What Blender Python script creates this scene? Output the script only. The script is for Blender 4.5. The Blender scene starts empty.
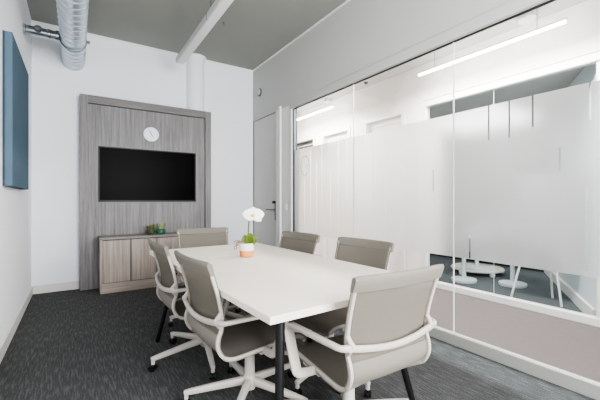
import bpy, bmesh, math, random
from mathutils import Vector, Matrix
random.seed(7)
sc = bpy.context.scene
COL = sc.collection
PI = math.pi
R = math.radians

# ------------------------------------------------------------------ materials
def s2l(c):
    return tuple((x / 12.92 if x <= 0.04045 else ((x + 0.055) / 1.055) ** 2.4) for x in [v / 255 for v in c])

def mat(name):
    m = bpy.data.materials.new(name)
    m.use_nodes = True
    nt = m.node_tree
    for n in list(nt.nodes):
        nt.nodes.remove(n)
    out = nt.nodes.new('ShaderNodeOutputMaterial')
    return m, nt, out

def node(nt, typ, **kw):
    n = nt.nodes.new(typ)
    for k, v in kw.items():
        if k in n.inputs:
            n.inputs[k].default_value = v
        else:
            setattr(n, k, v)
    return n

def coords(nt, scale=(1, 1, 1), rot=(0, 0, 0)):
    tc = node(nt, 'ShaderNodeTexCoord')
    mp = node(nt, 'ShaderNodeMapping')
    mp.inputs['Scale'].default_value = scale
    mp.inputs['Rotation'].default_value = rot
    nt.links.new(tc.outputs['Object'], mp.inputs['Vector'])
    return mp.outputs['Vector']

def mixrgb(nt, a, b, fac, typ='MIX'):
    n = nt.nodes.new('ShaderNodeMix')
    n.data_type = 'RGBA'
    n.blend_type = typ
    for sock, v in ((n.inputs[0], fac), (n.inputs[6], a), (n.inputs[7], b)):
        if hasattr(v, 'links') or hasattr(v, 'is_linked'):
            nt.links.new(v, sock)
        else:
            sock.default_value = v if not isinstance(v, tuple) else (*v[:3], 1)
    return n.outputs[2]

def simple(name, rgb, rough=0.5, metal=0.0, var=0.03, scale=8.0, bump=0.0, bscale=200.0, spec=0.5):
    """painted / plastic / metal surface with a faint noise in its tone and an optional fine bump"""
    m, nt, out = mat(name)
    p = node(nt, 'ShaderNodeBsdfPrincipled')
    p.inputs['Roughness'].default_value = rough
    p.inputs['Metallic'].default_value = metal
    p.inputs['Specular IOR Level'].default_value = spec
    c = s2l(rgb)
    v = coords(nt)
    nz = node(nt, 'ShaderNodeTexNoise', Scale=scale, Detail=3.0)
    nt.links.new(v, nz.inputs['Vector'])
    col = mixrgb(nt, tuple(max(0, x * (1 - var)) for x in c), tuple(min(1, x * (1 + var)) for x in c), nz.outputs['Fac'])
    nt.links.new(col, p.inputs['Base Color'])
    if bump:
        nb = node(nt, 'ShaderNodeTexNoise', Scale=bscale, Detail=2.0)
        nt.links.new(v, nb.inputs['Vector'])
        b = node(nt, 'ShaderNodeBump', Strength=bump, Distance=0.002)
        nt.links.new(nb.outputs['Fac'], b.inputs['Height'])
        nt.links.new(b.outputs['Normal'], p.inputs['Normal'])
    nt.links.new(p.outputs[0], out.inputs[0])
    return m

def wood(name, dark, light, vertical=True, rough=0.5):
    m, nt, out = mat(name)
    p = node(nt, 'ShaderNodeBsdfPrincipled')
    p.inputs['Roughness'].default_value = rough
    p.inputs['Specular IOR Level'].default_value = 0.3
    sc_ = (42, 42, 1.2) if vertical else (1.2, 42, 42)
    sf_ = (210, 210, 6) if vertical else (6, 210, 210)
    n1 = node(nt, 'ShaderNodeTexNoise', Scale=1.0, Detail=5.0, Roughness=0.6)
    nt.links.new(coords(nt, sc_), n1.inputs['Vector'])
    n2 = node(nt, 'ShaderNodeTexNoise', Scale=1.0, Detail=4.0, Roughness=0.65)
    nt.links.new(coords(nt, sf_), n2.inputs['Vector'])
    f = node(nt, 'ShaderNodeMath', operation='MULTIPLY_ADD')
    nt.links.new(n1.outputs['Fac'], f.inputs[0]); f.inputs[1].default_value = 0.6
    f2 = node(nt, 'ShaderNodeMath', operation='MULTIPLY'); f2.inputs[1].default_value = 0.4
    nt.links.new(n2.outputs['Fac'], f2.inputs[0])
    nt.links.new(f2.outputs[0], f.inputs[2])
    r = node(nt, 'ShaderNodeValToRGB')
    r.color_ramp.elements[0].position = 0.34
    r.color_ramp.elements[0].color = (*s2l(dark), 1)
    r.color_ramp.elements[1].position = 0.66
    r.color_ramp.elements[1].color = (*s2l(light), 1)
    nt.links.new(f.outputs[0], r.inputs['Fac'])
    nt.links.new(r.outputs['Color'], p.inputs['Base Color'])
    nt.links.new(p.outputs[0], out.inputs[0])
    return m

def carpet(name, base, streak, along='y', edge=None):
    m, nt, out = mat(name)
    p = node(nt, 'ShaderNodeBsdfPrincipled')
    p.inputs['Roughness'].default_value = 0.95
    p.inputs['Specular IOR Level'].default_value = 0.12
    n1 = node(nt, 'ShaderNodeTexNoise', Scale=1.0, Detail=2.0, Roughness=0.5)
    nt.links.new(coords(nt, (95, 9, 1) if along == 'y' else (9, 95, 1)), n1.inputs['Vector'])
    r1 = node(nt, 'ShaderNodeValToRGB')
    r1.color_ramp.elements[0].position = 0.46
    r1.color_ramp.elements[1].position = 0.68
    nt.links.new(n1.outputs['Fac'], r1.inputs['Fac'])
    n2 = node(nt, 'ShaderNodeTexNoise', Scale=150.0, Detail=2.0, Roughness=0.7)
    nt.links.new(coords(nt), n2.inputs['Vector'])
    c = mixrgb(nt, s2l(base), s2l(streak), r1.outputs['Color'])
    n3 = node(nt, 'ShaderNodeValToRGB')
    n3.color_ramp.elements[0].position = 0.3; n3.color_ramp.elements[0].color = (.5, .5, .5, 1)
    n3.color_ramp.elements[1].position = 0.7; n3.color_ramp.elements[1].color = (1.45, 1.45, 1.45, 1)
    nt.links.new(n2.outputs['Fac'], n3.inputs['Fac'])
    c = mixrgb(nt, c, n3.outputs['Color'], 1.0, 'MULTIPLY')
    if edge is not None:            # a paler, cooler strip of carpet along the glass wall
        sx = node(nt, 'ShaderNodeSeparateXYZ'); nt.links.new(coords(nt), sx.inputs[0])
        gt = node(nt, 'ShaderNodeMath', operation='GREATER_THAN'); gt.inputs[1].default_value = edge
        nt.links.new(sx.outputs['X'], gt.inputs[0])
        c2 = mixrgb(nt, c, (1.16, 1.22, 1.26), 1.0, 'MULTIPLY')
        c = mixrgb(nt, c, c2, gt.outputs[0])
    nt.links.new(c, p.inputs['Base Color'])
    b = node(nt, 'ShaderNodeBump', Strength=0.6, Distance=0.004)
    nt.links.new(n2.outputs['Fac'], b.inputs['Height'])
    nt.links.new(b.outputs['Normal'], p.inputs['Normal'])
    nt.links.new(p.outputs[0], out.inputs[0])
    return m

def clear_glass(name, tint=(250, 250, 250), refl=1.0):
    m, nt, out = mat(name)
    t = node(nt, 'ShaderNodeBsdfTransparent'); t.inputs[0].default_value = (*s2l(tint), 1)
    g = node(nt, 'ShaderNodeBsdfGlossy'); g.inputs['Roughness'].default_value = 0.02
    fr = node(nt, 'ShaderNodeFresnel', IOR=1.45)
    mu = node(nt, 'ShaderNodeMath', operation='MULTIPLY'); mu.inputs[1].default_value = refl
    nt.links.new(fr.outputs[0], mu.inputs[0])
    mx = node(nt, 'ShaderNodeMixShader')
    nt.links.new(mu.outputs[0], mx.inputs[0])
    nt.links.new(t.outputs[0], mx.inputs[1]); nt.links.new(g.outputs[0], mx.inputs[2])
    nt.links.new(mx.outputs[0], out.inputs[0])
    return m

def frosted(name):
    m, nt, out = mat(name)
    rf = node(nt, 'ShaderNodeBsdfRefraction', IOR=1.12, Roughness=0.55)
    rf.inputs['Color'].default_value = (*s2l((246, 246, 245)), 1)
    tl = node(nt, 'ShaderNodeBsdfTranslucent'); tl.inputs[0].default_value = (*s2l((232, 232, 231)), 1)
    df = node(nt, 'ShaderNodeBsdfDiffuse'); df.inputs[0].default_value = (*s2l((225, 225, 224)), 1)
    nz = node(nt, 'ShaderNodeTexNoise', Scale=3.0); nt.links.new(coords(nt), nz.inputs['Vector'])
    a = node(nt, 'ShaderNodeMixShader'); a.inputs[0].default_value = 0.42
    nt.links.new(tl.outputs[0], a.inputs[1]); nt.links.new(df.outputs[0], a.inputs[2])
    b = node(nt, 'ShaderNodeMixShader'); b.inputs[0].default_value = 0.62
    nt.links.new(rf.outputs[0], b.inputs[2]); nt.links.new(a.outputs[0], b.inputs[1])
    nt.links.new(b.outputs[0], out.inputs[0])
    return m

def mesh_fabric(name, rgb, see=0.10):
    m, nt, out = mat(name)
    p = node(nt, 'ShaderNodeBsdfPrincipled'); p.inputs['Roughness'].default_value = 0.85
    p.inputs['Specular IOR Level'].default_value = 0.2
    v = coords(nt, (1, 1, 1))
    w = node(nt, 'ShaderNodeTexNoise', Scale=420.0, Detail=1.0); nt.links.new(v, w.inputs['Vector'])
    c = s2l(rgb)
    col = mixrgb(nt, tuple(x * .8 for x in c), tuple(x * 1.2 for x in c), w.outputs['Fac'])
    nt.links.new(col, p.inputs['Base Color'])
    t = node(nt, 'ShaderNodeBsdfTransparent')
    tl = node(nt, 'ShaderNodeBsdfTranslucent'); nt.links.new(col, tl.inputs[0])
    m0 = node(nt, 'ShaderNodeMixShader'); m0.inputs[0].default_value = 0.18
    nt.links.new(p.outputs[0], m0.inputs[1]); nt.links.new(tl.outputs[0], m0.inputs[2])
    mx = node(nt, 'ShaderNodeMixShader'); mx.inputs[0].default_value = see
    nt.links.new(m0.outputs[0], mx.inputs[1]); nt.links.new(t.outputs[0], mx.inputs[2])
    nt.links.new(mx.outputs[0], out.inputs[0])
    return m

def emit(name, rgb, strength):
    m, nt, out = mat(name)
    e = node(nt, 'ShaderNodeEmission', Strength=strength)
    e.inputs[0].default_value = (*s2l(rgb), 1)
    nt.links.new(e.outputs[0], out.inputs[0])
    return m

def spiral_steel(name):
    m, nt, out = mat(name)
    p = node(nt, 'ShaderNodeBsdfPrincipled')
    p.inputs['Metallic'].default_value = 0.8; p.inputs['Roughness'].default_value = 0.33
    nz = node(nt, 'ShaderNodeTexNoise', Scale=30.0, Detail=3.0); nt.links.new(coords(nt), nz.inputs['Vector'])
    col = mixrgb(nt, s2l((196, 208, 216)), s2l((222, 232, 238)), nz.outputs['Fac'])
    nt.links.new(col, p.inputs['Base Color'])
    nt.links.new(p.outputs[0], out.inputs[0])
    return m

M = dict(
    wall=simple('wall_paint', (232, 235, 239), .9, var=.012, scale=2, spec=.1),
    wall_l=simple('wall_paint_left_lit', (242, 243, 246), .9, var=.01, scale=2, spec=.1),  # same white paint, lightened in colour to stand in for corridor light
    wall_r=simple('wall_paint_right_shaded', (190, 191, 187), .9, var=.012, scale=2, spec=.1),  # white paint darkened in colour for the shade on the right wall
    ceil=simple('ceiling_concrete', (149, 150, 144), .95, var=.05, scale=1.6, spec=.1),
    hallwall=simple('corridor_paint', (238, 234, 230), .9, var=.01, scale=2, spec=.1),
    hallceil=simple('corridor_ceiling', (206, 205, 203), .9, var=.04, scale=3, spec=.1),
    farceil=simple('far_room_ceiling', (186, 188, 186), .95, var=.05, scale=2, spec=.1),
    trim=simple('white_trim', (226, 225, 221), .55, var=.01),
    base=simple('baseboard_paint', (212, 210, 206), .5, var=.01),
    alu=simple('sill_aluminium', (164, 164, 158), .45, metal=.15, var=.02),
    gasket=simple('dark_gasket', (32, 32, 32), .6),
    joint=simple('glass_joint', (214, 216, 212), .3),
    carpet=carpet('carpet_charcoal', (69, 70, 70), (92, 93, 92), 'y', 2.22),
    hallcarpet=simple('carpet_corridor', (108, 102, 101), .95, var=.07, scale=14, bump=.4, bscale=300, spec=.1),
    farcarpet=simple('carpet_far_room', (92, 98, 101), .95, var=.10, scale=40, bump=.4, bscale=300, spec=.1),
    glass=clear_glass('clear_glass', refl=.14),
    farglass=clear_glass('clear_glass_far', (243, 245, 245), .6),
    film=frosted('frosted_film'),
    wood=wood('grey_oak_vertical', (90, 89, 88), (142, 140, 139)),
    woodh=wood('grey_oak_horizontal', (92, 90, 89), (130, 127, 125), False),
    woodc=wood('grey_oak_warm', (124, 114, 107), (176, 164, 155)),
    woodch=wood('grey_oak_warm_horizontal', (134, 123, 115), (182, 170, 161), False),
    gap=simple('shadow_groove', (62, 60, 60), .8),
    black=simple('black_plastic', (10, 10, 11), .35),
    screen=simple('tv_screen', (1, 1, 1), .30, var=0, spec=.025),
    silver=simple('silver_edge', (112, 114, 114), .5, metal=.2),
    blackmetal=simple('black_steel', (9, 9, 10), .45, spec=.3),
    tabletop=simple('white_laminate', (226, 217, 206), .5, var=.008, scale=3),
    plastic=simple('pale_grey_plastic', (180, 173, 164), .45, var=.01),
    base_pl=simple('pale_grey_plastic_base', (190, 184, 177), .42, var=.01),
    fabric=mesh_fabric('warm_grey_mesh', (122, 117, 107), .18),
    seatfab=mesh_fabric('grey_seat_mesh_lightened', (138, 133, 124), 0.04),  # same mesh as the back, colour lightened for light reaching the seat under the table
    band=mesh_fabric('warm_grey_band', (126, 122, 113), 0.0),
    steel=spiral_steel('spiral_galvanised'),
    steeld=simple('galvanised_dark', (96, 104, 110), .4, metal=.8),
    chrome=simple('chrome', (170, 178, 182), .22, metal=1.0),
    felt=simple('blue_grey_felt', (86, 105, 119), .95, var=.06, scale=5, bump=.3, bscale=400, spec=.1),
    feltd=simple('blue_grey_felt_edge', (62, 76, 88), .95, var=.05, scale=5, spec=.1),
    clock=simple('clock_white', (236, 240, 242), .4),
    ink=simple('dark_ink', (60, 66, 72), .5),
    lampbody=simple('lamp_white', (214, 214, 212), .5),
    lampdiff=simple('lamp_diffuser', (236, 236, 234), .4, var=.01),
    led=emit('led_tube', (255, 252, 247), 62.0),
    terracotta=simple('terracotta', (204, 138, 80), .8, var=.06, scale=30),
    potwhite=simple('pot_white', (226, 222, 216), .6, var=.02, scale=30),
    soil=simple('soil', (74, 62, 50), 1, var=.3, scale=80, bump=.8),
    stem=simple('orchid_stem', (92, 84, 66), .6, var=.1),
    leaf=simple('orchid_leaf', (92, 112, 30), .4, var=.22, scale=25),
    root=simple('dry_root', (128, 112, 94), .8, var=.15, scale=60),
    petal=simple('petal_white', (246, 245, 242), .6, var=.01),
    yellow=simple('orchid_lip', (224, 190, 40), .5),
    cactus=simple('succulent_green', (66, 88, 34), .55, var=.35, scale=40),
    cactusr=simple('succulent_brown', (120, 98, 80), .6, var=.25, scale=40),
    cactusp=simple('succulent_pale', (142, 152, 108), .6, var=.2, scale=40),
    teal=simple('teal_glaze', (36, 92, 72), .15, var=.2, scale=25),
    darkpot=simple('dark_green_pot', (56, 66, 44), .5, var=.2, scale=25),
    stool=simple('pale_blue_steel', (198, 208, 210), .4),
    white=simple('white_enamel', (232, 233, 230), .4),
    frost_wall=simple('far_room_pale_wall', (206, 216, 220), .8, var=.02, scale=2),
    darkband=simple('dark_skirting', (38, 40, 40), .7),
    backwall=simple('far_room_back_wall', (176, 180, 176), .9, var=.02),
    taupe2=simple('easel_board_grey', (136, 140, 140), .7, var=.02),
    taupe=simple('grey_glazing_panel', (58, 55, 51), .3, var=.02),
)

# ------------------------------------------------------------------ mesh helpers
def finish(bm, name, m, parent=None, smooth=None, bevel=0.0, seg=2):
    bmesh.ops.recalc_face_normals(bm, faces=bm.faces)
    me = bpy.data.meshes.new(name)
    bm.to_mesh(me); bm.free()
    me.materials.append(m)
    o = bpy.data.objects.new(name, me)
    COL.objects.link(o)
    if parent is not None:
        o.parent = parent
    if bevel > 0:
        b = o.modifiers.new('bevel', 'BEVEL'); b.width = bevel; b.segments = seg; b.limit_method = 'ANGLE'
        b.angle_limit = R(35)
    if smooth is not None:
        for p in me.polygons: p.use_smooth = True
        me.set_sharp_from_angle(angle=R(smooth))
    return o

def bx(bm, x0, x1, y0, y1, z0, z1):
    vs = [bm.verts.new((x, y, z)) for x in (x0, x1) for y in (y0, y1) for z in (z0, z1)]
    for f in ((0, 1, 3, 2), (4, 6, 7, 5), (0, 4, 5, 1), (2, 3, 7, 6), (0, 2, 6, 4), (1, 5, 7, 3)):
        bm.faces.new([vs[i] for i in f])

def box(name, m, x0, x1, y0, y1, z0, z1, parent=None, bevel=0.0):
    bm = bmesh.new(); bx(bm, x0, x1, y0, y1, z0, z1)
    return finish(bm, name, m, parent, bevel=bevel)

def boxes(name, m, lst, parent=None, bevel=0.0):
    bm = bmesh.new()
    for b in lst: bx(bm, *b)
    return finish(bm, name, m, parent, bevel=bevel)

def lathe(bm, prof, n=32, centre=(0, 0, 0), axis='z', cap=True):
    rings = []
    for r, h in prof:
        ring = []
        for i in range(n):
            a = 2 * PI * i / n
            if axis == 'z': p = (r * math.cos(a), r * math.sin(a), h)
            elif axis == 'y': p = (r * math.cos(a), h, r * math.sin(a))
            else: p = (h, r * math.cos(a), r * math.sin(a))
            ring.append(bm.verts.new(Vector(p) + Vector(centre)))
        rings.append(ring)
    for a, b in zip(rings, rings[1:]):
        for i in range(n):
            bm.faces.new((a[i], a[(i + 1) % n], b[(i + 1) % n], b[i]))
    if cap:
        bm.faces.new(rings[0]); bm.faces.new(list(reversed(rings[-1])))

def lathed(name, m, prof, centre=(0, 0, 0), axis='z', n=32, parent=None, smooth=40):
    bm = bmesh.new(); lathe(bm, prof, n, centre, axis)
    return finish(bm, name, m, parent, smooth=smooth)

def smooth_path(pts, k=6):
    P = [Vector(p) for p in pts]
    out = []
    for i in range(len(P) - 1):
        p0 = P[max(i - 1, 0)]; p1 = P[i]; p2 = P[i + 1]; p3 = P[min(i + 2, len(P) - 1)]
        for j in range(k):
            t = j / k
            out.append(0.5 * ((2 * p1) + (p2 - p0) * t + (2 * p0 - 5 * p1 + 4 * p2 - p3) * t * t + (3 * p1 - p0 - 3 * p2 + p3) * t ** 3))
    out.append(P[-1])
    return out

def sweep(bm, path, a, b, up=(0, 0, 1), n=12, power=3.0, scale=None):
    """sweep a rounded-rectangle section (half sizes a across 'side', b across 'up') along path"""
    path = [Vector(p) for p in path]
    u = Vector(up)
    rings = []
    L = len(path)
    for i, p in enumerate(path):
        t = (path[min(i + 1, L - 1)] - path[max(i - 1, 0)]).normalized()
        u = (u - t * u.dot(t)).normalized()
        s = t.cross(u)
        k = scale(i / (L - 1)) if scale else (1, 1)
        if not isinstance(k, tuple): k = (k, k)
        ring = []
        for j in range(n):
            an = 2 * PI * (j + .5) / n
            c, d = math.cos(an), math.sin(an)
            e = 2 / power
            x = math.copysign(abs(c) ** e, c) * a * k[0]; y = math.copysign(abs(d) ** e, d) * b * k[1]
            ring.append(bm.verts.new(p + s * x + u * y))
        rings.append(ring)
    for r0, r1 in zip(rings, rings[1:]):
        for j in range(n):
            bm.faces.new((r0[j], r0[(j + 1) % n], r1[(j + 1) % n], r1[j]))
    bm.faces.new(list(reversed(rings[0]))); bm.faces.new(rings[-1])

def swept(name, m, path, a, b, up=(0, 0, 1), n=12, power=3.0, scale=None, parent=None, smooth=50, k=6):
    bm = bmesh.new()
    sweep(bm, smooth_path(path, k) if k else path, a, b, up, n, power, scale)
    return finish(bm, name, m, parent, smooth=smooth)

def surface(bm, rows):
    vs = [[bm.verts.new(p) for p in row] for row in rows]
    for a, b in zip(vs, vs[1:]):
        for i in range(len(a) - 1):
            bm.faces.new((a[i], a[i + 1], b[i + 1], b[i]))

def prism(bm, poly, z0, z1):
    lo = [bm.verts.new((x, y, z0)) for x, y in poly]; hi = [bm.verts.new((x, y, z1)) for x, y in poly]
    n = len(poly)
    bm.faces.new(list(reversed(lo))); bm.faces.new(hi)
    for i in range(n):
        bm.faces.new((lo[i], lo[(i + 1) % n], hi[(i + 1) % n], hi[i]))

def tag(o, label, cat, group=None, kind=None):
    o['label'] = label; o['category'] = cat
    if group: o['group'] = group
    if kind: o['kind'] = kind
    return o

def thing(name, label, cat, loc=(0, 0, 0), rz=0.0, group=None, kind=None):
    o = bpy.data.objects.new(name, None)
    o.empty_display_size = .1
    COL.objects.link(o)
    o.location = loc; o.rotation_euler = (0, 0, rz)
    return tag(o, label, cat, group, kind)

def st(o, label, cat):
    return tag(o, label, cat, None, 'structure')

# ------------------------------------------------------------------ dimensions
LW, RW, BW, H = -0.459, 2.490, 5.274, 3.335
G = 2.514            # plane of the glass partition
REAR = -1.6
HX = 3.975           # corridor's far wall
HH = 3.0             # corridor ceiling

# ------------------------------------------------------------------ room shell
st(box('floor', M['carpet'], LW - .1, RW + .02, REAR, BW + .1, -.08, 0), 'charcoal carpet tile floor of the meeting room', 'floor')
st(box('ceiling', M['ceil'], LW - .1, 2.60, REAR - .1, BW + .1, H, H + .1), 'grey concrete ceiling of the meeting room', 'ceiling')
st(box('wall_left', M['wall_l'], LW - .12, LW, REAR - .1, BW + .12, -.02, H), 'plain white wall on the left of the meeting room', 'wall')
st(box('wall_back', M['wall'], LW, 2.60, BW, BW + .12, -.02, H), 'white end wall behind the screen panel', 'wall')
# right wall: over the glass and the strip with the door
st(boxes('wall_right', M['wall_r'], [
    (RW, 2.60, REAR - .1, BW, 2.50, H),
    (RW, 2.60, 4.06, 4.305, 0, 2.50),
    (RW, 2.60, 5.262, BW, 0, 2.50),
]), 'shade-greyed white wall above the glass partition', 'wall')
st(boxes('wall_rear', M['wall'], [
    (LW, 0.25, REAR - .12, REAR, 0, H), (2.35, RW + .1, REAR - .12, REAR, 0, H),
    (.25, 2.35, REAR - .12, REAR, 0, .7), (.25, 2.35, REAR - .12, REAR, 2.9, H)]), 'white wall with a window behind the viewer', 'wall')
wr = boxes('window_9', M['trim'], [
    (.25, .30, REAR - .09, REAR - .03, .7, 2.9), (2.30, 2.35, REAR - .09, REAR - .03, .7, 2.9), (.25, 2.35, REAR - .09, REAR - .03, .7, .75),
    (.25, 2.35, REAR - .09, REAR - .03, 2.85, 2.9), (1.28, 1.32, REAR - .09, REAR - .03, .7, 2.9)])
st(wr, 'white framed daylight window in the rear wall', 'window')
box('pane', M['glass'], .3, 2.3, REAR - .062, REAR - .058, .75, 2.85, wr)

# baseboards
st(box('baseboard_left', M['base'], LW, LW + .014, REAR, BW, 0, .10, bevel=.004), 'white baseboard along the left wall', 'baseboard')
st(box('baseboard_back', M['base'], LW + .014, 0.03, BW - .014, BW, 0, .105, bevel=.004), 'white baseboard at the foot of the end wall left of the wood panel', 'baseboard')
# boxed round column in the back wall
bm = bmesh.new()
lathe(bm, [(.135, 2.50), (.135, 3.24), (.145, 3.29), (.165, H)], 40, (1.525, 5.285, 0))
st(finish(bm, 'trim_1', M['wall'], smooth=40), 'white round column rising behind the wood panel', 'column')

# header over the glass, gasket, frame post and sill
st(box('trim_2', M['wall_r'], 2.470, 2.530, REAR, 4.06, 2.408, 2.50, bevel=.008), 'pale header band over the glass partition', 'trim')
st(boxes('trim_3', M['gasket'], [(2.506, 2.524, REAR, 3.985, 2.398, 2.408)]), 'thin black gasket along the top of the glass', 'trim')
st(boxes('trim_4', M['trim'], [(2.478, 2.560, 4.020, 4.060, 0, 2.47)], bevel=.004), 'white upright at the end of the glass partition', 'trim')
st(boxes('trim_5', M['steeld'], [(2.500, 2.540, 3.984, 4.020, 0.09, 2.408)]), 'dark grey channel beside the glass edge', 'trim')
st(boxes('trim_6', M['alu'], [(2.486, 2.545, REAR, 4.020, 0, .086)], bevel=.004), 'grey metal sill along the foot of the glass partition', 'trim')
st(boxes('trim_7', M['white'], [(2.498, 2.506, REAR, 3.984, .086, .094)]), 'bright bead along the top of the metal sill', 'trim')

st(boxes('trim_16', M['white'], [(LW, RW, BW - .010, BW, H - .022, H), (RW - .010, RW, REAR, BW - .010, H - .022, H)]), 'thin white bead where the end and right walls meet the ceiling', 'trim')

# ------------------------------------------------------------------ glass partition with frosted film
panes = [(2.793, 3.984), (1.617, 2.789), (.441, 1.613), (-1.60, .437)]
FZ0, FZ1 = .695, 1.832
slits = {0: [(3.86, .70, 1.2), (3.74, .70, 1.55), (3.60, .95, 1.83), (3.47, .70, 1.62), (3.36, 1.05, 1.83), (3.19, .70, 1.50), (3.05, .80, 1.83), (2.90, 1.1, 1.83)],
         1: [(2.70, .70, 1.60), (2.62, 1.15, 1.83), (2.50, .70, 1.83), (2.33, .70, 1.55), (2.25, 1.05, 1.832), (2.08, .70, 1.83), (1.935, .98, 1.46), (1.80, 1.22, 1.40)],
         2: [(1.48, .70, .878), (1.337, 1.58, 1.832), (1.196, 1.575, 1.832), (1.05, 1.625, 1.832), (.90, 1.32, 1.47), (.749, 1.61, 1.832), (.765, .72, 1.22)],
         3: [(.30, 1.4, 1.832), (.1, .7, 1.1), (-.3, 1.5, 1.832), (-.8, .9, 1.5)]}
names = ['furthest glass pane beside the door with a ring on its frosted band', 'glass pane with pale slits across the frosted band, between the two joints',
         'glass pane nearest the corridor stools with dark slits in its frosted band', 'glass pane running out past the viewer']
for i, (y0, y1) in enumerate(panes):
    bm = bmesh.new()
    surface(bm, [[(G, y0, .09), (G, y1, .09)], [(G, y0, 2.405), (G, y1, 2.405)]])
    w = finish(bm, 'window_%d' % (i + 1), M['glass'])
    st(w, names[i], 'glass pane')
    # film: one sheet with the narrow slits left open
    ys = sorted(slits[i]); bm = bmesh.new(); xf = G - .0035
    def quad(a, b, c, d):
        if b - a > 1e-4 and d - c > 1e-4:
            bm.faces.new([bm.verts.new(v) for v in ((xf, a, c), (xf, b, c), (xf, b, d), (xf, a, d))])
    cur = y0
    for (y, z0, z1) in ys:
        hw = .0055 if i > 1 else .0035
        quad(cur, y - hw, FZ0, FZ1)
        quad(y - hw, y + hw, FZ0, max(z0, FZ0)); quad(y - hw, y + hw, min(z1, FZ1), FZ1)
        cur = y + hw
    quad(cur, y1, FZ0, FZ1)
    f = finish(bm, 'frosted_film', M['film'], w)
    f['label'] = 'frosted film band with narrow clear slits'
    if i == 0:
        bm = bmesh.new()
        pts = [(G - .006, 3.728 + .098 * math.cos(t * PI / 24), 1.60 + .125 * math.sin(t * PI / 24)) for t in range(49)]
        sweep(bm, pts, .0045, .0012, (1, 0, 0), 6, 2)
        sweep(bm, [(G - .006, 3.65, 1.59), (G - .006, 3.695, 1.592)], .004, .003, (1, 0, 0), 6, 2)
        finish(bm, 'ring_mark', M['taupe'], w)['label'] = 'thin ring with a small tick'
for k, y in enumerate((2.791, 1.615, .439)):
    st(box('trim_%d' % (8 + k), M['joint'], G - .006, G + .006, y - (.0025, .0032, .0040)[k], y + (.0025, .0032, .0040)[k], .09, 2.405), ['clear joint strip between the two furthest glass panes', 'white joint strip between the middle glass panes', 'joint strip in the glass near the viewer'][k], 'trim')

# ------------------------------------------------------------------ meeting room door
d1 = boxes('door_1', simple('door_paint', (192, 191, 186), .5, var=.01), [(RW + .012, RW + .055, 4.452, 5.255, .008, 2.462)], bevel=.003)
st(d1, 'pale grey door in the right wall beside the corner', 'door')
box('hinge_edge', M['gap'], RW + .004, RW + .03, 5.255, 5.262, .0, 2.47, d1)
box('lock_plate', M['silver'], RW - .004, RW + .012, 4.470, 4.515, .845, 1.13, d1, bevel=.003)
bm = bmesh.new(); lathe(bm, [(.017, RW - .045), (.021, RW - .035), (.021, RW - .004)], 20, (0, 4.503, 1.118), 'x')
finish(bm, 'thumb_turn', M['black'], d1, smooth=40)
bm = bmesh.new(); sweep(bm, smooth_path([(RW - .003, 4.50, 1.005), (RW - .045, 4.50, 1.005), (RW - .052, 4.53, 1.005), (RW - .050, 4.60, 1.006), (RW - .048, 4.70, 1.006)], 5), .009, .009, (0, 0, 1), 10, 2)
finish(bm, 'handle', M['steeld'], d1, smooth=50)
st(boxes('trim_11', M['trim'], [(RW - .018, RW + .06, 4.390, 4.448, 0, 2.475), (RW - .030, RW + .06, 4.305, 4.36, 0, 2.51), (RW - .006, RW + .06, 4.36, 4.39, 0, 2.475)], bevel=.004), 'white stepped door frame post beside the pale grey door', 'door frame')
st(boxes('trim_12', M['wall_r'], [(RW - .006, RW + .06, 4.390, 5.262, 2.468, 2.50)], bevel=.003), 'door frame head over the pale grey door', 'door frame')
st(box('trim_18', M['trim'], RW - .004, RW, 4.064, 4.300, 0, 2.470), 'white strip of wall between the door frame and the glass', 'wall strip')
sw = thing('light_switch', 'small white light switch on the strip between door frame and glass', 'light switch', (RW - .0042, 4.175, 1.05))
box('plate', M['white'], -.008, 0, -.035, .035, -.045, .045, sw, bevel=.003)
box('rocker', M['trim'], -.012, -.008, -.014, .014, -.026, .026, sw, bevel=.002)
sd = thing('wall_sensor', 'small round white sensor high on the right wall near the corner', 'sensor', (RW, 5.005, 2.895))
bm = bmesh.new(); lathe(bm, [(.066, 0), (.066, -.012), (.058, -.022)], 28, (0, 0, 0), 'x'); finish(bm, 'backplate', simple('sensor_grey', (96, 98, 96), .5), sd, smooth=40)
bm = bmesh.new(); lathe(bm, [(.046, -.022), (.040, -.034), (.02, -.038)], 28, (0, 0, 0), 'x'); finish(bm, 'cover', M['wall_r'], sd, smooth=40)

# ------------------------------------------------------------------ corridor and far room (seen through the glass)
st(box('floor_corridor', M['hallcarpet'], RW + .02, HX + .09, REAR, 7.0, -.08, 0), 'pinkish grey carpet of the corridor', 'floor')
st(box('ceiling_corridor', M['hallceil'], 2.60, HX + .09, REAR, 7.0, HH, HH + .1), 'pale corridor ceiling', 'ceiling')
st(boxes('wall_corridor_end', M['hallwall'], [(2.40, HX + .09, 7.0, 7.1, -.02, HH), (2.5, HX + .09, REAR - .1, REAR, -.02, HH)]), 'white end walls of the corridor', 'wall')
st(box('wall_corridor_side', M['hallwall'], 2.56, 2.60, 4.06, 7.0, -.02, HH), 'corridor side of the meeting room wall', 'wall')
DOORS = [(3.38, 4.10, 2.40), (4.56, 5.26, 2.37), (5.60, 6.30, 2.38)]
segs = []
cur = 2.985
for (a, b, z) in DOORS:
    segs.append((HX, HX + .10, cur, a, -.02, HH)); segs.append((HX, HX + .10, a, b, z, HH)); cur = b
segs.append((HX, HX + .10, cur, 7.0, -.02, HH))
segs.append((HX, HX + .10, REAR, 2.985, 2.485, HH))
st(boxes('wall_corridor', M['hallwall'], segs), 'white corridor wall with doors beyond the glass', 'wall')
dl = ['white corridor door with recessed head, nearest the far glazing', 'white corridor door with recessed head, between the other two corridor doors', 'corridor door with a grey glazed head, furthest along']
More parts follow.
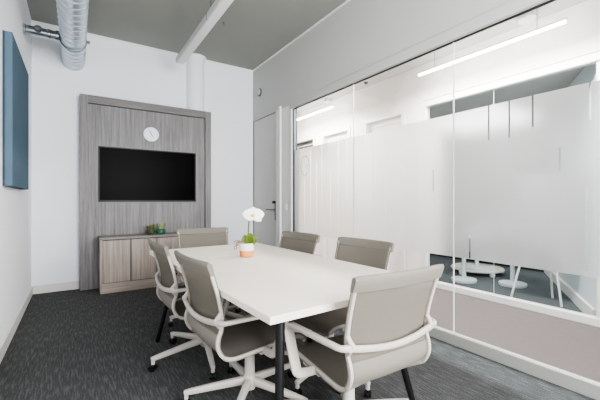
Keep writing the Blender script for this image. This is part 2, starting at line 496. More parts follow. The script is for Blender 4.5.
for i, (a, b, z) in enumerate(DOORS):
    d = box('door_%d' % (i + 2), M['hallwall'], HX + .065, HX + .10, a + .004, b - .004, .005, z - (.004 if i < 2 else .20))
    st(d, dl[i], 'door')
    boxes('casing', M['white'], [(HX - .012, HX + .0, a - .07, a, 0, z + .07), (HX - .012, HX + .0, b, b + .07, 0, z + .07), (HX - .012, HX + .0, a, b, z, z + .07)], d, bevel=.003)
    boxes('panel_rail', M['joint'], [(HX + .056, HX + .066, a + .03, b - .03, z - .09, z - .075), (HX + .056, HX + .066, b - .05, b - .035, .1, z - .09)], d)
    bm = bmesh.new(); sweep(bm, smooth_path([(HX + .064, a + .07, 1.02), (HX + .02, a + .07, 1.02), (HX + .015, a + .10, 1.02), (HX + .015, a + .19, 1.02)], 4), .009, .009, (0, 0, 1), 8, 2)
    finish(bm, 'handle', M['silver'], d, smooth=50)
    if i == 2:
        box('transom_pane', M['taupe'], HX + .06, HX + .068, a + .004, b - .004, z - .19, z - .004, d)
st(boxes('baseboard_corridor', M['base'], [(HX - .014, HX, 2.985, 3.31, 0, .09), (HX - .014, HX, 4.17, 4.49, 0, .09), (HX - .014, HX, 5.33, 5.53, 0, .09)]), 'white baseboard pieces between the corridor doors', 'baseboard')
# glazed partition of the far room
st(boxes('trim_17', M['alu'], [(HX - .036, HX, REAR, 2.99, 2.486, 2.494), (HX - .036, HX - .030, REAR, 2.945, 2.404, 2.412)]), 'thin grey shadow lines along the head of the far glazing', 'trim')
st(boxes('trim_13', M['white'], [
    (HX - .035, HX + .06, REAR, 2.985, 0, .072), (HX - .035, HX + .06, REAR, 2.985, 2.412, 2.485),
    (HX - .02, HX + .06, 2.945, 2.985, .072, 2.412)], bevel=.004), 'white frame of the far glazed partition', 'frame')
st(boxes('trim_14', M['white'], [(HX - .02, HX + .05, 1.085, 1.135, .072, 2.412)], bevel=.003), 'white post in the far glazed partition', 'post')
for i, (y0, y1) in enumerate(((2.072, 2.945), (1.135, 2.066), (.1, 1.085), (REAR, .095))):
    bm = bmesh.new(); surface(bm, [[(HX + .02, y0, .072), (HX + .02, y1, .072)], [(HX + .02, y0, 2.412), (HX + .02, y1, 2.412)]])
    w = finish(bm, 'window_%d' % (i + 5), M['farglass'])
    st(w, ['far glass pane by the corridor door wall', 'far glass pane in front of the easel legs', 'far glass pane right of the white post', 'last far glass pane'][i], 'glass pane')
st(box('trim_15', M['stool'], HX + .016, HX + .024, 2.0672, 2.0708, .072, 2.412), 'thin joint between far glass panes', 'trim')
FB = 6.25
st(box('floor_far_room', M['farcarpet'], HX + .09, 7.6, REAR, 7.0, -.08, 0), 'blue grey carpet of the far room', 'floor')
st(box('ceiling_far_room', M['farceil'], HX + .10, 7.6, REAR, 7.0, 2.52, 2.6), 'grey ceiling of the far room', 'ceiling')
fw = box('wall_far_room', M['backwall'], FB, FB + .1, 1.2, 7.0, -.02, 2.52)
st(fw, 'grey back wall of the far room', 'wall')
st(box('baseboard_far_room', M['darkband'], FB - .02, FB, 1.2, 7.0, 0, .17), 'dark skirting along the back of the far room', 'baseboard')
st(box('wall_far_room_left', M['backwall'], HX + .1, FB, 6.9, 7.0, -.02, 2.52), 'left side wall of the far room', 'wall')
# slanting pale wall on the right of the far room
ang = math.atan2(.62, 1.08)
bm = bmesh.new(); bx(bm, 0, 2.75, -.06, 0, -.02, 2.52)
sw_ = finish(bm, 'wall_far_room_right', M['frost_wall']); sw_.location = (4.06, 1.165, 0); sw_.rotation_euler = (0, 0, ang)
st(sw_, 'pale slanting wall on the right of the far room', 'wall')
bm = bmesh.new(); bx(bm, 0.01, 2.72, 0, .03, 0, .12)
b_ = finish(bm, 'baseboard_far_room_right', M['white'], bevel=.004); b_.location = (4.06, 1.165, 0); b_.rotation_euler = (0, 0, ang)
st(b_, 'white baseboard of the slanting wall', 'baseboard')

# stools and round bases in the far room
def disc_stool(loc, r, h, label, hz=.034, seat=.17, feet=0):
    t = thing('pedestal_stool', label, 'stool', loc, 0, 'pedestal stools in the far room')
    z0 = .012
    if feet:
        z0 = .055
        for k in range(feet):
            a = 2 * PI * k / feet + .5
            bm = bmesh.new(); lathe(bm, [(.03, 0), (.04, .02), (.036, .05), (.02, .056)], 16, (r * .93 * math.cos(a), r * .93 * math.sin(a), 0))
            finish(bm, 'foot', M['white'], t, smooth=50)
    lathed('base', M['stool'] if not feet else M['white'], [(r * .97, 0 if not feet else z0), (r, z0 + hz * .35), (r * .96, z0 + hz * .75), (r * .55, z0 + hz), (.05, z0 + hz + .012)], parent=t, n=40)
    lathed('post', M['stool'] if not feet else M['white'], [(.030, z0 + hz), (.028, h - .05)], parent=t, n=20)
    lathed('seat', M['stool'], [(seat * .9, h - .05), (seat, h - .03), (seat, h - .01), (seat * .93, h)], parent=t, n=40)
    return t
disc_stool((4.60, 2.80, 0), .170, .66, 'pale blue pedestal stool with round base, behind the white joint strip')
disc_stool((4.92, 2.30, 0), .168, .66, 'pale blue pedestal stool with round base, beside the slanted white legs')
disc_stool((5.34, 3.03, 0), .385, .74, 'larger white round-based pedestal on small feet, between and behind the two blue stools', hz=.045, seat=.36, feet=5)
# easel: three slanted white legs
ez = thing('easel', 'white easel with slanted legs in the far room beside the slanting wall', 'easel', (4.45, 1.75, 0))
def leg3(name, a, b, parent, m=M['white'], r=.011):
    return swept(name, m, [a, b], r, r, (0, 1, 0), 10, 3, parent=parent, k=1)
top = Vector((.07, .03, 1.42))
for (x, y) in ((4.31, 2.03), (4.36, 1.545), (4.66, 1.74)):
    leg3('leg', (x - 4.45, y - 1.75, 0), tuple(top), ez)
bm = bmesh.new(); bx(bm, -.012, .012, -.33, .33, -.42, .42)
bd = finish(bm, 'board', M['taupe2'], ez, bevel=.004); bd.location = (-.02, .03, 1.05); bd.rotation_euler = (0, R(10), R(12))

# corridor lamps, pipe and ceiling fittings
def led(y0, y1, label, x=3.60, z=2.715):
    t = thing('linear_lamp', label, 'lamp', (x, (y0 + y1) / 2, z), 0, 'corridor linear lamps')
    L = (y1 - y0) / 2
    box('housing', M['lampbody'], -.010, .010, -L, L, .010, .030, t, bevel=.004)
    box('diffuser', M['led'], -.010, .010, -L + .01, L - .01, -.010, .010, t, bevel=.004)
    for y in (-L * .7, L * .7):
        swept('hanger', M['silver'], [(0, y, .03), (0, y, HH - z)], .003, .003, (0, 1, 0), 6, 2, parent=t, k=1)
led(1.235, 2.80, 'long glowing corridor lamp running past the white glass joint')
led(4.51, 5.95, 'shorter looking glowing corridor lamp near the door end of the glass')
cp = thing('conduit_pipe', 'grey conduit pipe along the corridor ceiling', 'pipe', (3.42, 3.5, 2.93))
swept('pipe', M['hallceil'], [(0, -3.0, 0), (0, 3.4, 0)], .03, .03, (0, 0, 1), 14, 2, parent=cp, k=1)
for y in (-2.2, -.6, 1.0, 2.6):
    box('clip', M['silver'], -.036, .036, y - .012, y + .012, -.01, .07, cp, bevel=.003)
for (p, lab) in (((3.74, 1.62, HH), 'white bracketed ceiling device above the long corridor lamp'), ((3.82, 4.95, HH), 'white ceiling device beside the far corridor lamp')):
    t = thing('ceiling_device', lab, 'ceiling device', p)
    lathed('mount', M['lampbody'], [(.05, 0), (.05, -.02), (.04, -.03)], parent=t, n=24)
    lathed('housing', M['white'], [(.04, -.03), (.075, -.04), (.085, -.065), (.07, -.08)], parent=t, n=28)
    box('bracket', M['silver'], .06, .10, -.01, .01, -.05, -.002, t, bevel=.003)
t = thing('ceiling_detector', 'small dark detector on the corridor ceiling near the glass top', 'detector', (3.76, 3.89, HH))
lathed('plate', M['lampbody'], [(.05, 0), (.05, -.012), (.04, -.02)], parent=t, n=24)
lathed('cap', M['steeld'], [(.032, -.02), (.028, -.045), (.01, -.055)], parent=t, n=24)

# ------------------------------------------------------------------ wood media panel
FY = 5.144
pn = thing('media_panel', 'tall grey oak wall panel framing the television', 'wall panel', (0.88, FY, 0))
def P(x): return x - .88
PX0, PX1, PZ = .031, 1.728, 2.497
box('left_stile', M['wood'], P(PX0), P(.122), 0, .128, 0, PZ, pn, bevel=.002)
box('right_stile', M['wood'], P(1.640), P(PX1), 0, .128, 0, PZ, pn, bevel=.002)
box('top_rail', M['woodh'], P(.122), P(1.640), 0, .128, 2.395, PZ, pn, bevel=.002)
box('back_board', M['wood'], P(.122), P(1.630), .016, .100, 0, 2.385, pn)
boxes('shadow_gap', M['gap'], [(P(1.630), P(1.640), .03, .10, 0, 2.395), (P(.122), P(1.63), .03, .10, 2.385, 2.395)], pn)
boxes('niche_trim', M['silver'], [(P(.222), P(.234), .002, .03, 1.112, 1.862), (P(1.494), P(1.506), .002, .03, 1.112, 1.862),
                                  (P(.234), P(1.494), .002, .03, 1.850, 1.862), (P(.234), P(1.494), .002, .03, 1.112, 1.124)], pn)
tv = thing('television', 'wide black flat television set into the grey oak panel', 'television', (.864, FY, 1.487))
box('casing', M['black'], -.628, .628, -.004, .014, -.361, .361, tv, bevel=.003)
boxes('bezel', M['blackmetal'], [(-.628, -.612, -.012, -.004, -.361, .361), (.612, .628, -.012, -.004, -.361, .361), (-.612, .612, -.012, -.004, .345, .361), (-.612, .612, -.012, -.004, -.361, -.338)], tv, bevel=.002)
box('screen', M['screen'], -.612, .612, -.007, -.0045, -.338, .345, tv)
ck = thing('wall_clock', 'round white wall clock above the television', 'clock', (.872, FY + .016, 2.064))
lathed('case', M['clock'], [(.098, 0), (.100, -.010), (.100, -.026), (.094, -.032), (.090, -.030)], axis='y', parent=ck, n=48)
lathed('dial', M['clock'], [(.089, -.0302), (.001, -.0304)], axis='y', parent=ck, n=48)
for k in range(12):
    a = k * PI / 6
    bm = bmesh.new(); sweep(bm, [(.068 * math.sin(a), -.0312, .068 * math.cos(a)), (.078 * math.sin(a), -.0312, .078 * math.cos(a))], .0018, .0008, (0, 1, 0), 6, 4)
    finish(bm, 'hour_mark', M['silver'], ck)
for nm, a, l, w_ in (('minute_hand', R(-25), .068, .0035), ('hour_hand', R(144), .048, .0045)):
    bm = bmesh.new(); sweep(bm, [(-.012 * math.sin(a), -.0335, -.012 * math.cos(a)), (l * math.sin(a), -.0335, l * math.cos(a))], w_, .0012, (0, 1, 0), 6, 4)
    finish(bm, nm, M['ink'], ck)
lathed('hub', M['ink'], [(.006, -.031), (.006, -.037), (.003, -.038)], axis='y', parent=ck, n=16)

# ------------------------------------------------------------------ low cabinet
CY, CX0, CX1, CZ = 4.817, .240, 1.540, .687
cb = thing('low_cabinet', 'low grey oak cabinet with plain doors under the television', 'cabinet', ((CX0 + CX1) / 2, CY, 0))
cx = (CX0 + CX1) / 2
def Q(x): return x - cx
box('side_panel', M['woodc'], Q(CX0), Q(CX0 + .026), 0, FY - CY - .002, 0, .655, cb, bevel=.001)
box('side_panel', M['woodc'], Q(CX1 - .026), Q(CX1), 0, FY - CY - .002, 0, .655, cb, bevel=.001)
box('top_board', simple('cabinet_top_oak', (122, 116, 112), .5, var=.1, scale=12), Q(CX0), Q(CX1), 0, FY - CY - .002, .657, CZ, cb, bevel=.002)
box('plinth', M['woodch'], Q(CX0 + .026), Q(CX1 - .026), .002, .03, 0, .118, cb)
box('carcass', M['gap'], Q(CX0 + .026), Q(CX1 - .026), .02, FY - CY - .004, .118, .657, cb)
n = 4; w = (CX1 - CX0 - .052) / n
for i in range(n):
    a = CX0 + .026 + i * w
    box('door', M['woodc'], Q(a + .006), Q(a + w - .006), .003, .02, .126, .647, cb, bevel=.001)

# succulents on the cabinet
def blade(bm, base, direc, L, w, thick=.006, curl=.2, n=6):
    d = Vector(direc).normalized(); s = d.cross(Vector((0, 0, 1)))
    s = s.normalized() if s.length > 1e-3 else Vector((1, 0, 0))
    u = s.cross(d).normalized()
    path = []
    for i in range(n + 1):
        t = i / n
        path.append(Vector(base) + d * L * t + u * (-curl * L * t * t))
    sweep(bm, path, w, thick, u, 8, 2.0, lambda t: (max(.06, math.sin(PI * min(.98, .16 + .80 * t)) ** .8), max(.15, 1 - t * .8)))
sp = thing('potted_succulent', 'green bushy succulent on the cabinet, left of the teal pot', 'succulent', (.838, 4.96, CZ))
lathed('pot', M['darkpot'], [(.038, 0), (.05, .012), (.056, .045), (.052, .052)], parent=sp, n=24)
for k in range(15):
    a = k * 2.4; e = .35 + .75 * ((k * .37) % 1)
    bm = bmesh.new()
    blade(bm, (.02 * math.cos(a), .02 * math.sin(a), .045), (math.cos(a) * math.cos(e + .45), math.sin(a) * math.cos(e + .45), math.sin(e + .45)), .075 + .02 * (k % 3) / 2, .016, .007, .05)
    lf = finish(bm, 'leaf', M['cactusr'] if math.cos(a) < -.55 else M['cactus'], sp, smooth=60)
sp2 = thing('potted_succulent', 'pale leaved succulent in a glossy teal pot, right of the green bushy one', 'succulent', (.962, 4.95, CZ))
lathed('pot', M['teal'], [(.045, 0), (.06, .012), (.062, .04), (.050, .068), (.044, .072)], parent=sp2, n=28)
for k in range(11):
    a = k * 2.4 + .3; e = .75 + .5 * ((k * .41) % 1)
    bm = bmesh.new()
    blade(bm, (.016 * math.cos(a), .016 * math.sin(a), .062), (math.cos(a) * math.cos(e), math.sin(a) * math.cos(e), math.sin(e)), .085 + .03 * (k % 3) / 2, .016, .006, -.05)
    finish(bm, 'leaf', M['cactusp'] if k % 3 else M['cactusr'], sp2, smooth=60)

# ------------------------------------------------------------------ acoustic panel on the left wall
ap = thing('acoustic_panel', 'tall blue grey felt panel on the left wall', 'acoustic panel', (LW, 3.82, 1.81))
box('felt_face', M['felt'], 0.012, .058, -.505, .530, -.56, .59, ap, bevel=.004)
box('backing_frame', M['feltd'], 0, .012, -.505, .530, -.56, .59, ap)

# ------------------------------------------------------------------ spiral duct, damper pipe
DX, DZ, DR = -.032, 2.93, .119
du = thing('spiral_duct', 'galvanised spiral air duct running under the ceiling into the end wall', 'duct', (DX, 4.5, DZ))
bm = bmesh.new()
prof = []
y = REAR + .02; pitch = .115
while y < BW - .005:
    for dy, dr in ((0, .0), (.005, .006), (.012, .006), (.017, 0)):
        if y + dy < BW - .002: prof.append((DR + dr, y + dy - 4.5))
    y += pitch
prof.append((DR, BW - .002 - 4.5))
lathe(bm, prof, 48, (0, 0, 0), 'y')
# skew the seams into a helix
for v in bm.verts:
    a = math.atan2(v.co.z, v.co.x)
    if abs(v.co.y - (BW - .002 - 4.5)) > .08 and v.co.y > REAR - 4.4:
        v.co.y += pitch * .5 * a / PI * .55
finish(bm, 'pipe', M['steel'], du, smooth=30)
bm = bmesh.new(); lathe(bm, [(DR + .004, -.014), (DR + .012, -.012), (DR + .012, .012), (DR + .004, .014)], 48, (0, .06, 0), 'y')
finish(bm, 'clamp_ring', M['steeld'], du, smooth=30)
box('clamp_bolt', M['steeld'], DR + .002, DR + .040, .048, .072, -.012, .016, du, bevel=.004)
bm = bmesh.new(); a = R(-14)
bx(bm, -.0015, .0015, -.03, .03, -.013, .013)
lb = finish(bm, 'maker_plate', M['ink'], du); lb.location = (DR * math.cos(a) + .002, .36, DR * math.sin(a)); lb.rotation_euler = (0, -a, 0)
for y in (-.9, -2.6):
    swept('hanger', M['steeld'], [(0, y, DR), (0, y, H - DZ - .002)], .004, .004, (0, 1, 0), 8, 2, parent=du, k=1)
dp = thing('damper_pipe', 'short galvanised branch pipe with a round damper between left wall and duct', 'pipe', (LW, 4.50, 2.905))
L_ = DX - DR - LW - .008
lathed('pipe', M['chrome'], [(.054, 0), (.054, .02), (.047, .024), (.047, .20), (.052, .204), (.052, .226), (.047, .230), (.047, L_ - .03), (.055, L_ - .026), (.055, L_)], axis='x', parent=dp, n=32)
bm = bmesh.new(); lathe(bm, [(.036, -.060), (.036, -.046), (.028, -.04)], 24, (.125, 0, .012), 'y'); finish(bm, 'damper_dial', M['steeld'], dp, smooth=40)
bm = bmesh.new(); lathe(bm, [(.020, -.066), (.022, -.060), (.022, -.058)], 20, (.125, 0, .012), 'y'); finish(bm, 'dial_knob', M['chrome'], dp, smooth=40)

# ------------------------------------------------------------------ ceiling lamp of the meeting room
cl = thing('pendant_lamp', 'long white linear lamp hung under the grey ceiling', 'lamp', (1.165, 2.5, 3.015))
y0, y1 = -3.3, 2.25
box('housing', M['lampbody'], -.055, .055, y0, y1, -.028, .045, cl, bevel=.01)
box('diffuser', M['lampdiff'], -.044, .044, y0 + .01, y1 - .012, -.036, -.028, cl, bevel=.004)
for y in (.95, -.75, -2.45):
    box('joint_clip', M['steeld'], -.056, .056, y - .004, y + .004, -.0285, .046, cl)
for y in (.98, -.9, -2.7):
    swept('suspension_wire', M['ink'], [(0, y, .045), (0, y, H - 3.015 - .001)], .0025, .0025, (0, 1, 0), 6, 2, parent=cl, k=1)
for (x, y, lab) in ((1.02, 3.55, 'small dark hook on the ceiling left of the linear lamp'), (1.52, 4.05, 'small dark hook on the ceiling right of the linear lamp')):
    hk = thing('ceiling_hook', lab, 'hook', (x, y, H))
    lathed('plate', M['steeld'], [(.012, 0), (.012, -.006), (.006, -.01)], parent=hk, n=14)
    swept('ring', M['steeld'], [(0, 0, -.008), (.012, 0, -.02), (.008, 0, -.036), (-.008, 0, -.038), (-.010, 0, -.024)], .0022, .0022, (0, 1, 0), 6, 2, parent=hk)

# ------------------------------------------------------------------ table
TC = (1.043, 2.100); TR = R(2.1); TW, TL, TZ = .998, 1.990, .722
tb = thing('conference_table', 'long white conference table on black splayed legs', 'table', (TC[0], TC[1], 0), TR)
box('tabletop', M['tabletop'], -TW / 2, TW / 2, -TL / 2, TL / 2, TZ - .030, TZ, tb, bevel=.003)
box('apron', M['blackmetal'], -TW / 2 + .20, TW / 2 - .20, -TL / 2 + .25, TL / 2 - .25, TZ - .060, TZ - .031, tb, bevel=.004)
LEGS = {(-1, -1): ((.612, 1.085), (.668, 1.165)), (1, -1): ((1.455, 1.125), (1.315, 1.245)), (-1, 1): ((.545, 2.945), (.705, 2.885)), (1, 1): ((1.395, 2.985), (1.235, 2.925))}
for sx in (-1, 1):
    for sy in (-1, 1):
        (gx, gy), (hx, hy) = LEGS[(sx, sy)]
        cr, sr = math.cos(-TR), math.sin(-TR)
        loc = lambda x, y: ((x - TC[0]) * cr - (y - TC[1]) * sr, (x - TC[0]) * sr + (y - TC[1]) * cr)
        fx, fy = loc(gx, gy); tx, ty = loc(hx, hy)
        l = swept('leg', M['blackmetal'], [(fx, fy, 0), (tx, ty, TZ - .032)], .0185, .0185, (0, 1, 0), 20, 2, parent=tb, k=1, scale=lambda t: .84 + .16 * t)
        bm = bmesh.new(); bx(bm, tx - .05, tx + .05, ty - .05, ty + .05, TZ - .038, TZ - .0305)
        finish(bm, 'mounting_plate', M['blackmetal'], l)

# ------------------------------------------------------------------ orchid
op = thing('potted_orchid', 'white orchid in a two-tone white and terracotta pot on the table', 'potted plant', (1.066, 2.366, TZ + .0005))
lathed('pot', M['terracotta'], [(.044, 0), (.050, .004), (.053, .048)], parent=op, n=40)
rim = lathed('pot_band', M['potwhite'], [(.0532, .048), (.0555, .098), (.0555, .101), (.050, .101), (.048, .090)], parent=op, n=40)
rim['label'] = 'white upper half of the pot'
lathed('soil', M['soil'], [(.049, .086), (.03, .096), (.004, .098)], parent=op, n=24)
tocam = Vector((-1.008, -2.262, .1)).normalized(); side = Vector((tocam.y, -tocam.x, 0)).normalized() * -1   # side points to the viewer's right
right = Vector((math.cos(R(33.1)), -math.sin(R(33.1)), 0))
up = Vector((0, 0, 1)); fw_ = -Vector((math.sin(R(33.1)), math.cos(R(33.1)), 0))
stem_top = right * .045 + up * .300 - fw_ * .01
swept('stem', M['stem'], [(.0, .0, .09), tuple(right * .012 + up * .17), tuple(right * .018 + up * .24), tuple(right * .022 + up * .285), tuple(stem_top)], .0045, .0045, (1, 0, 0), 8, 2, parent=op)
swept('support_stick', M['stem'], [tuple(right * .006 + up * .09), tuple(right * .016 + up * .285)], .003, .003, (1, 0, 0), 8, 2, parent=op, k=1)
def flat_petal(c, ax, L, W, nrm, cup=.12, nu=8, nv=8):
    ax = ax.normalized(); nrm = (nrm - ax * nrm.dot(ax)).normalized(); s = ax.cross(nrm)
    rows = []
    for i in range(nu + 1):
        t = i / nu
        w = W * math.sin(PI * min(1, .12 + .88 * t) ** .72) ** .62 if t < 1 else W * .03
        row = []
        for j in range(nv + 1):
            v = -1 + 2 * j / nv
            row.append(c + ax * (L * t) + s * (w * v) + nrm * (-cup * L * (t * t) * .7 + cup * W * (1 - v * v) * .4))
        rows.append(row)
    bm = bmesh.new(); surface(bm, rows)
    return bm
fc = right * .052 + up * .312 + fw_ * .02
for (ang_, L, W) in ((4, .082, .046), (176, .082, .046), (90, .060, .034), (-38, .075, .030), (-142, .060, .026)):
    ax = right * math.cos(R(ang_)) + up * math.sin(R(ang_))
    o = finish(flat_petal(fc, ax, L, W, fw_), 'petal', M['petal'], op, smooth=80)
    s_ = o.modifiers.new('thick', 'SOLIDIFY'); s_.thickness = .0015
bm = bmesh.new(); bmesh.ops.create_icosphere(bm, subdivisions=2, radius=1)
for v in bm.verts: v.co = fc + fw_ * .012 - up * .004 + right * (v.co.x * .014) + up * (v.co.z * .011) + fw_ * (v.co.y * .010)
finish(bm, 'flower_lip', M['yellow'], op, smooth=80)
def leafo(base, ax, L, W, nrm, cup=-.2):
    o = finish(flat_petal(Vector(base), Vector(ax), L, W, Vector(nrm), cup, 10, 8), 'leaf', M['leaf'], op, smooth=80)
    s_ = o.modifiers.new('thick', 'SOLIDIFY'); s_.thickness = .003
leafo(right * .02 + up * .092, right * .15 + up * 1.0, .088, .038, fw_)
leafo(right * .012 + up * .092, right * .75 + up * .85 + fw_ * .4, .078, .036, fw_ + up * .4)
leafo(right * -.006 + up * .092, right * -.15 + up * 1.0 - fw_ * .3, .072, .032, fw_)
leafo(right * .02 + up * .10, right * .9 + up * .45 - fw_ * .2, .066, .030, fw_ + up * .5)
for pts in ([(-.02, .094), (-.055, .112), (-.075, .100), (-.072, .055)], [(-.01, .096), (-.05, .118), (-.085, .116), (-.094, .108)], [(-.03, .096), (-.060, .104), (-.066, .085), (-.088, .070), (-.084, .050)]):
    swept('root', M['root'], [tuple(right * a + up * b + fw_ * .008) for a, b in pts], .0042, .0042, (0, 0, 1), 8, 2, parent=op)

# ------------------------------------------------------------------ office chairs
RAIL = [(.244, -.338, .846), (.241, -.311, .76), (.238, -.285, .67), (.235, -.270, .585), (.233, -.272, .535), (.231, -.287, .49), (.229, -.287, .445),
        (.226, -.262, .400), (.223, -.215, .376), (.222, -.140, .376), (.223, -.02, .386), (.224, .10, .396), (.224, .165, .396), (.223, .205, .382), (.222, .225, .360)]
def rail_path(s, k=5):
    return smooth_path([(x * s, y, z) for x, y, z in RAIL], k)
def rail_at(k=6):
    P_ = smooth_path(RAIL, k); out = []
    for i, p in enumerate(P_):
        t = (P_[min(i + 1, len(P_) - 1)] - P_[max(i - 1, 0)]); t.x = 0; t.normalize()
        nrm = Vector((0, t.z, -t.y))          # points to the sitter side (forward on the back, up on the seat)
        if nrm.y < 0 and abs(t.z) > .7: nrm = -nrm
        out.append((p, nrm))
    return out
RA = rail_at()
SPLIT = [i for i, (p, n_) in enumerate(RA) if p.z > .50 and i < 40][-1]
def sheet(i0, i1, inset, sag, off, nx=14):
    rows = []
    for i in range(i0, i1 + 1):
        p, n_ = RA[i]
        t = Vector((0, n_.z, -n_.y))
        nn = Vector((0, n_.y, n_.z))
        row = []
        for j in range(nx + 1):
            v = -1 + 2 * j / nx
            s_ = sag(i) * (1 - v * v)
            row.append(Vector((v * (p.x - inset), p.y, p.z)) + nn * (off - s_))
        rows.append(row)
    return rows
def make_chair(label):
    t = thing('office_chair', label, 'chair', (0, 0, 0), 0, 'grey office chairs around the table')
    N = len(RA) - 1
    sagb = lambda i: .026 if i < SPLIT - 4 else .020
    bm = bmesh.new(); surface(bm, sheet(3, SPLIT, -.009, lambda i: .026, .0092))
    o = finish(bm, 'back_mesh', M['fabric'], t, smooth=80); m_ = o.modifiers.new('thick', 'SOLIDIFY'); m_.thickness = .003; m_.offset = 0
    bm = bmesh.new(); surface(bm, sheet(SPLIT, N, -.009, lambda i: .026 + (.012 - .026) * min(1, (i - SPLIT) / 14), .0092))
    o = finish(bm, 'seat_mesh', M['seatfab'], t, smooth=80); m_ = o.modifiers.new('thick', 'SOLIDIFY'); m_.thickness = .004; m_.offset = 0
    # fabric band folded over the top of the back
    rows = []
    prof = [(-.008, .796), (-.012, .82), (-.0135, .84), (-.011, .853), (-.003, .860), (.007, .858), (.011, .846), (.011, .82), (.009, .796)]
    for j in range(17):
        v = -1 + 2 * j / 16
        row = []
        for (dy, z) in prof:
            yb = -.338 + (.852 - z) * .24
            row.append(Vector((v * .2575, yb + dy * (1.12 if abs(v) < .98 else 1.0) - .026 * (1 - v * v), z + (.0 if abs(v) < .98 else -.004 * (z > .85)))))
        rows.append(row)
    bm = bmesh.new(); surface(bm, rows)
    bm.verts.ensure_lookup_table(); npf = len(prof)
    bm.faces.new([bm.verts[i] for i in range(npf)]); bm.faces.new([bm.verts[16 * npf + i] for i in reversed(range(npf))])
    o = finish(bm, 'top_band', M['band'], t, smooth=50)
    for s in (-1, 1):
        swept('side_rail', M['plastic'], rail_path(s, 4), .0090, .0080, (1, 0, 0), 12, 3.2, parent=t, k=0,
              scale=lambda u: (1.0, 1.0) if u < .75 else (1.0, 1.0 - .25 * (u - .75) / .25))
        # armrest: from the junction behind the back, forward, then down to the seat edge
        pts = [(.250, -.291, .573), (.268, -.287, .574), (.280, -.270, .575), (.287, -.235, .577), (.298, -.16, .580), (.310, -.07, .584), (.319, .005, .587)]
        for q in range(1, 8):          # rounded front corner, turning from forward to downward
            a_ = q / 7 * R(78)
            pts.append((.320 + .001 * q / 7, .005 + .034 * math.sin(a_), .587 - .034 * (1 - math.cos(a_))))
        pts += [(.3215, .022, .52), (.321, -.002, .46), (.320, -.024, .412)]
        for q in range(1, 6):          # rounded foot, turning inward under the seat rail
            a_ = q / 5 * R(85)
            pts.append((.320 - .020 * (1 - math.cos(a_)), -.027 - .010 * q / 5, .404 - .020 * math.sin(a_)))
        pts += [(.268, -.038, .381), (.232, -.038, .380)]
        swept('armrest', M['plastic'], [(x * s, y, z) for x, y, z in pts], .0185, .0085, (0, 0, 1), 12, 3.0, parent=t, k=2,
              scale=lambda u: (.62 + .40 * min(1, u / .22), 1.5 - .4 * min(1, u / .22)) if u < .3 else (1.02 + .30 * math.sin(PI * min(1, (u - .3) / .7)) , 1.1))
        bm = bmesh.new()
        sweep(bm, smooth_path([(.236 * s, -.272, .612), (.235 * s, -.288, .592), (.226 * s, -.300, .574)], 4), .011, .010, (1, 0, 0), 10, 3)
        sweep(bm, smooth_path([(.234 * s, -.272, .540), (.236 * s, -.286, .555), (.240 * s, -.296, .568)], 4), .011, .010, (1, 0, 0), 10, 3)
        finish(bm, 'rail_bracket', M['plastic'], t, smooth=50)
    pts = [(-.262, -.288, .574), (-.20, -.300, .564), (-.10, -.310, .551), (0, -.313, .546), (.10, -.310, .551), (.20, -.300, .564), (.262, -.288, .574)]
    swept('back_crossbar', M['plastic'], pts, .010, .0140, (0, 0, 1), 12, 3.0, parent=t, k=5)
    boxes('mechanism', M['base_pl'], [(-.075, .075, -.10, .11, .318, .350), (-.215, .215, -.05, -.01, .345, .366), (-.215, .215, .05, .09, .350, .372)], t, bevel=.008)
    lv = swept('tilt_lever', M['black'], [(.07, .03, .335), (.13, .03, .333), (.19, .035, .330), (.21, .04, .330)], .010, .005, (0, 0, 1), 8, 3, parent=t)
    lathed('gas_column', M['base_pl'], [(.030, .10), (.028, .24), (.026, .29)], parent=t, n=24)
    lathed('column_collar', M['black'], [(.022, .29), (.022, .318)], parent=t, n=20)
    b = lathed('base', M['base_pl'], [(.030, .070), (.040, .085), (.042, .125), (.034, .150), (.030, .155)], parent=t, n=24)
    for k in range(5):
        a = 2 * PI * k / 5; c_, s_ = math.cos(a), math.sin(a)
        rad = lambda r, z: (r * c_, r * s_, z)
        bm = bmesh.new()
        sweep(bm, smooth_path([rad(.03, .118), rad(.16, .104), rad(.31, .086), rad(.358, .080)], 3), .020, .022, (0, 0, 1), 12, 4, lambda u: (1.0 - .42 * u, 1.05 - .50 * u))
        sweep(bm, [rad(.347, .086), rad(.347, .046)], .0105, .0105, (c_, s_, 0), 12, 4)      # end stub over the caster
        finish(bm, 'base_arm', M['base_pl'], b, smooth=50)
        cc = swept('caster', M['black'], [rad(.347, .046), rad(.347, .026)], .009, .009, (1, 0, 0), 10, 2, parent=b, k=1)
        bm = bmesh.new()
        bmc = bm
        for off in (-.012, .012):
            mtx = Matrix.Translation(Vector(rad(.347, .0225))) @ Matrix.Rotation(a + .7 * (k % 3), 4, 'Z')
            n0 = len(bm.verts)
            lathe(bm, [(.015, off - .009), (.022, off - .007), (.022, off + .007), (.015, off + .009)], 18, (0, 0, 0), 'x')
            bm.verts.ensure_lookup_table()
            for v in bm.verts[n0:]: v.co = mtx @ v.co
        me = bpy.data.meshes.new('tmp')
        # join the twin wheels into the caster's own mesh
        bm2 = bmesh.new(); bm2.from_mesh(cc.data); tmp = bpy.data.meshes.new('caster_tmp'); bm.to_mesh(tmp); bm.free(); bm2.from_mesh(tmp); bm2.to_mesh(cc.data); bm2.free()
        bpy.data.meshes.remove(tmp); bpy.data.meshes.remove(me)
    return t

def copy_tree(o, parent=None):
    c = o.copy(); COL.objects.link(c)
    if parent is not None: c.parent = parent
    for ch in list(o.children):
        copy_tree(ch, c)
    return c

def base_of(ch):
    return [c for c in ch.children if c.name.split('.')[0] == 'base'][0]

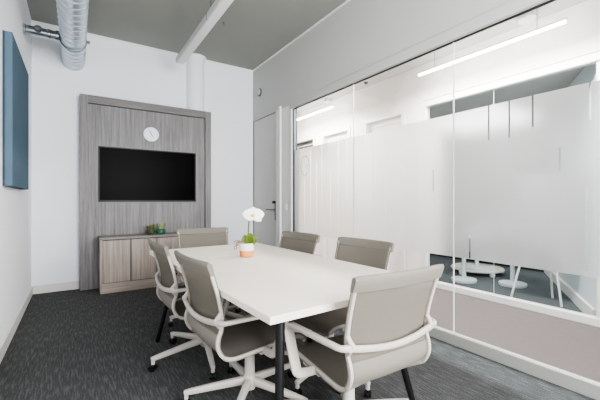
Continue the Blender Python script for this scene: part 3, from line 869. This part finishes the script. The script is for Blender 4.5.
CH = [  # label, x, y, yaw, world angle of one base arm
    ('grey mesh office chair seen from behind at the near end of the table', 1.126, 1.285, -1.4, 58),
    ('grey mesh office chair on the left side of the table, nearer the viewer', .829, 1.798, -87, 158),
    ('grey mesh office chair on the left side of the table, the one nearer the cabinet', .800, 2.503, -89, 115),
    ('grey mesh office chair on the glass side of the table, nearer the door', 1.300, 2.480, 95, 180),
    ('grey mesh office chair on the glass side of the table, second from the door', 1.408, 1.797, 95, 199),
    ('grey mesh office chair at the far end of the table, in front of the cabinet', 1.052, 3.150, 174, 20),
]
proto = make_chair(CH[0][0])
for i, (lab, x, y, yaw, ba) in enumerate(CH):
    c = proto if i == 0 else copy_tree(proto)
    c['label'] = lab
    c.location = (x, y, 0); c.rotation_euler = (0, 0, R(yaw))
    base_of(c).rotation_euler = (0, 0, R(ba - yaw))
    if i == 2: base_of(c).scale = (1.08, 1.08, 1)

# ------------------------------------------------------------------ camera
cam = bpy.data.cameras.new('camera'); co = bpy.data.objects.new('camera', cam); COL.objects.link(co)
cam.sensor_fit = 'HORIZONTAL'; cam.sensor_width = 36.0; cam.lens = 36.0 * 342.54 / 600
cam.shift_y = .69 / 600
cam.clip_start = .05
co.location = (0, 0, 1.14); co.rotation_euler = (R(90), 0, -0.577916)
sc.camera = co

# ------------------------------------------------------------------ light
def area(name, loc, rot, sx, sy, power, col=(1, 1, 1)):
    l = bpy.data.lights.new(name, 'AREA'); l.shape = 'RECTANGLE'; l.size = sx; l.size_y = sy; l.energy = power; l.color = col
    o = bpy.data.objects.new(name, l); COL.objects.link(o); o.location = loc; o.rotation_euler = rot
    return o
area('window_daylight', (1.3, REAR - .14, 1.8), (R(90), 0, 0), 2.0, 2.1, 260, (.98, .985, 1.0))
area('corridor_light', (3.45, 1.9, 2.66), (0, 0, 0), .12, 2.2, 70, (1, .975, .95))
area('corridor_light', (3.45, 5.1, 2.66), (0, 0, 0), .12, 1.6, 58, (1, .975, .95))
area('far_room_light', (5.2, 3.2, 2.48), (0, 0, 0), 1.4, 1.4, 20, (1, .99, .98))

w = bpy.data.worlds.new('world'); sc.world = w; w.use_nodes = True
bg = w.node_tree.nodes.get('Background') or w.node_tree.nodes.new('ShaderNodeBackground')
sky = w.node_tree.nodes.new('ShaderNodeTexSky'); sky.sky_type = 'HOSEK_WILKIE'; sky.turbidity = 6
w.node_tree.links.new(sky.outputs[0], bg.inputs[0]); bg.inputs[1].default_value = .5
outw = w.node_tree.nodes.get('World Output') or w.node_tree.nodes.new('ShaderNodeOutputWorld')
w.node_tree.links.new(bg.outputs[0], outw.inputs[0])

sc.view_settings.view_transform = 'AgX'
sc.view_settings.look = 'AgX - Medium High Contrast'
sc.view_settings.exposure = 0.80
sc.cycles.max_bounces = 10
sc.cycles.diffuse_bounces = 6
sc.cycles.transparent_max_bounces = 16
sc.cycles.use_denoising = True
sc.cycles.sample_clamp_indirect = 6.0
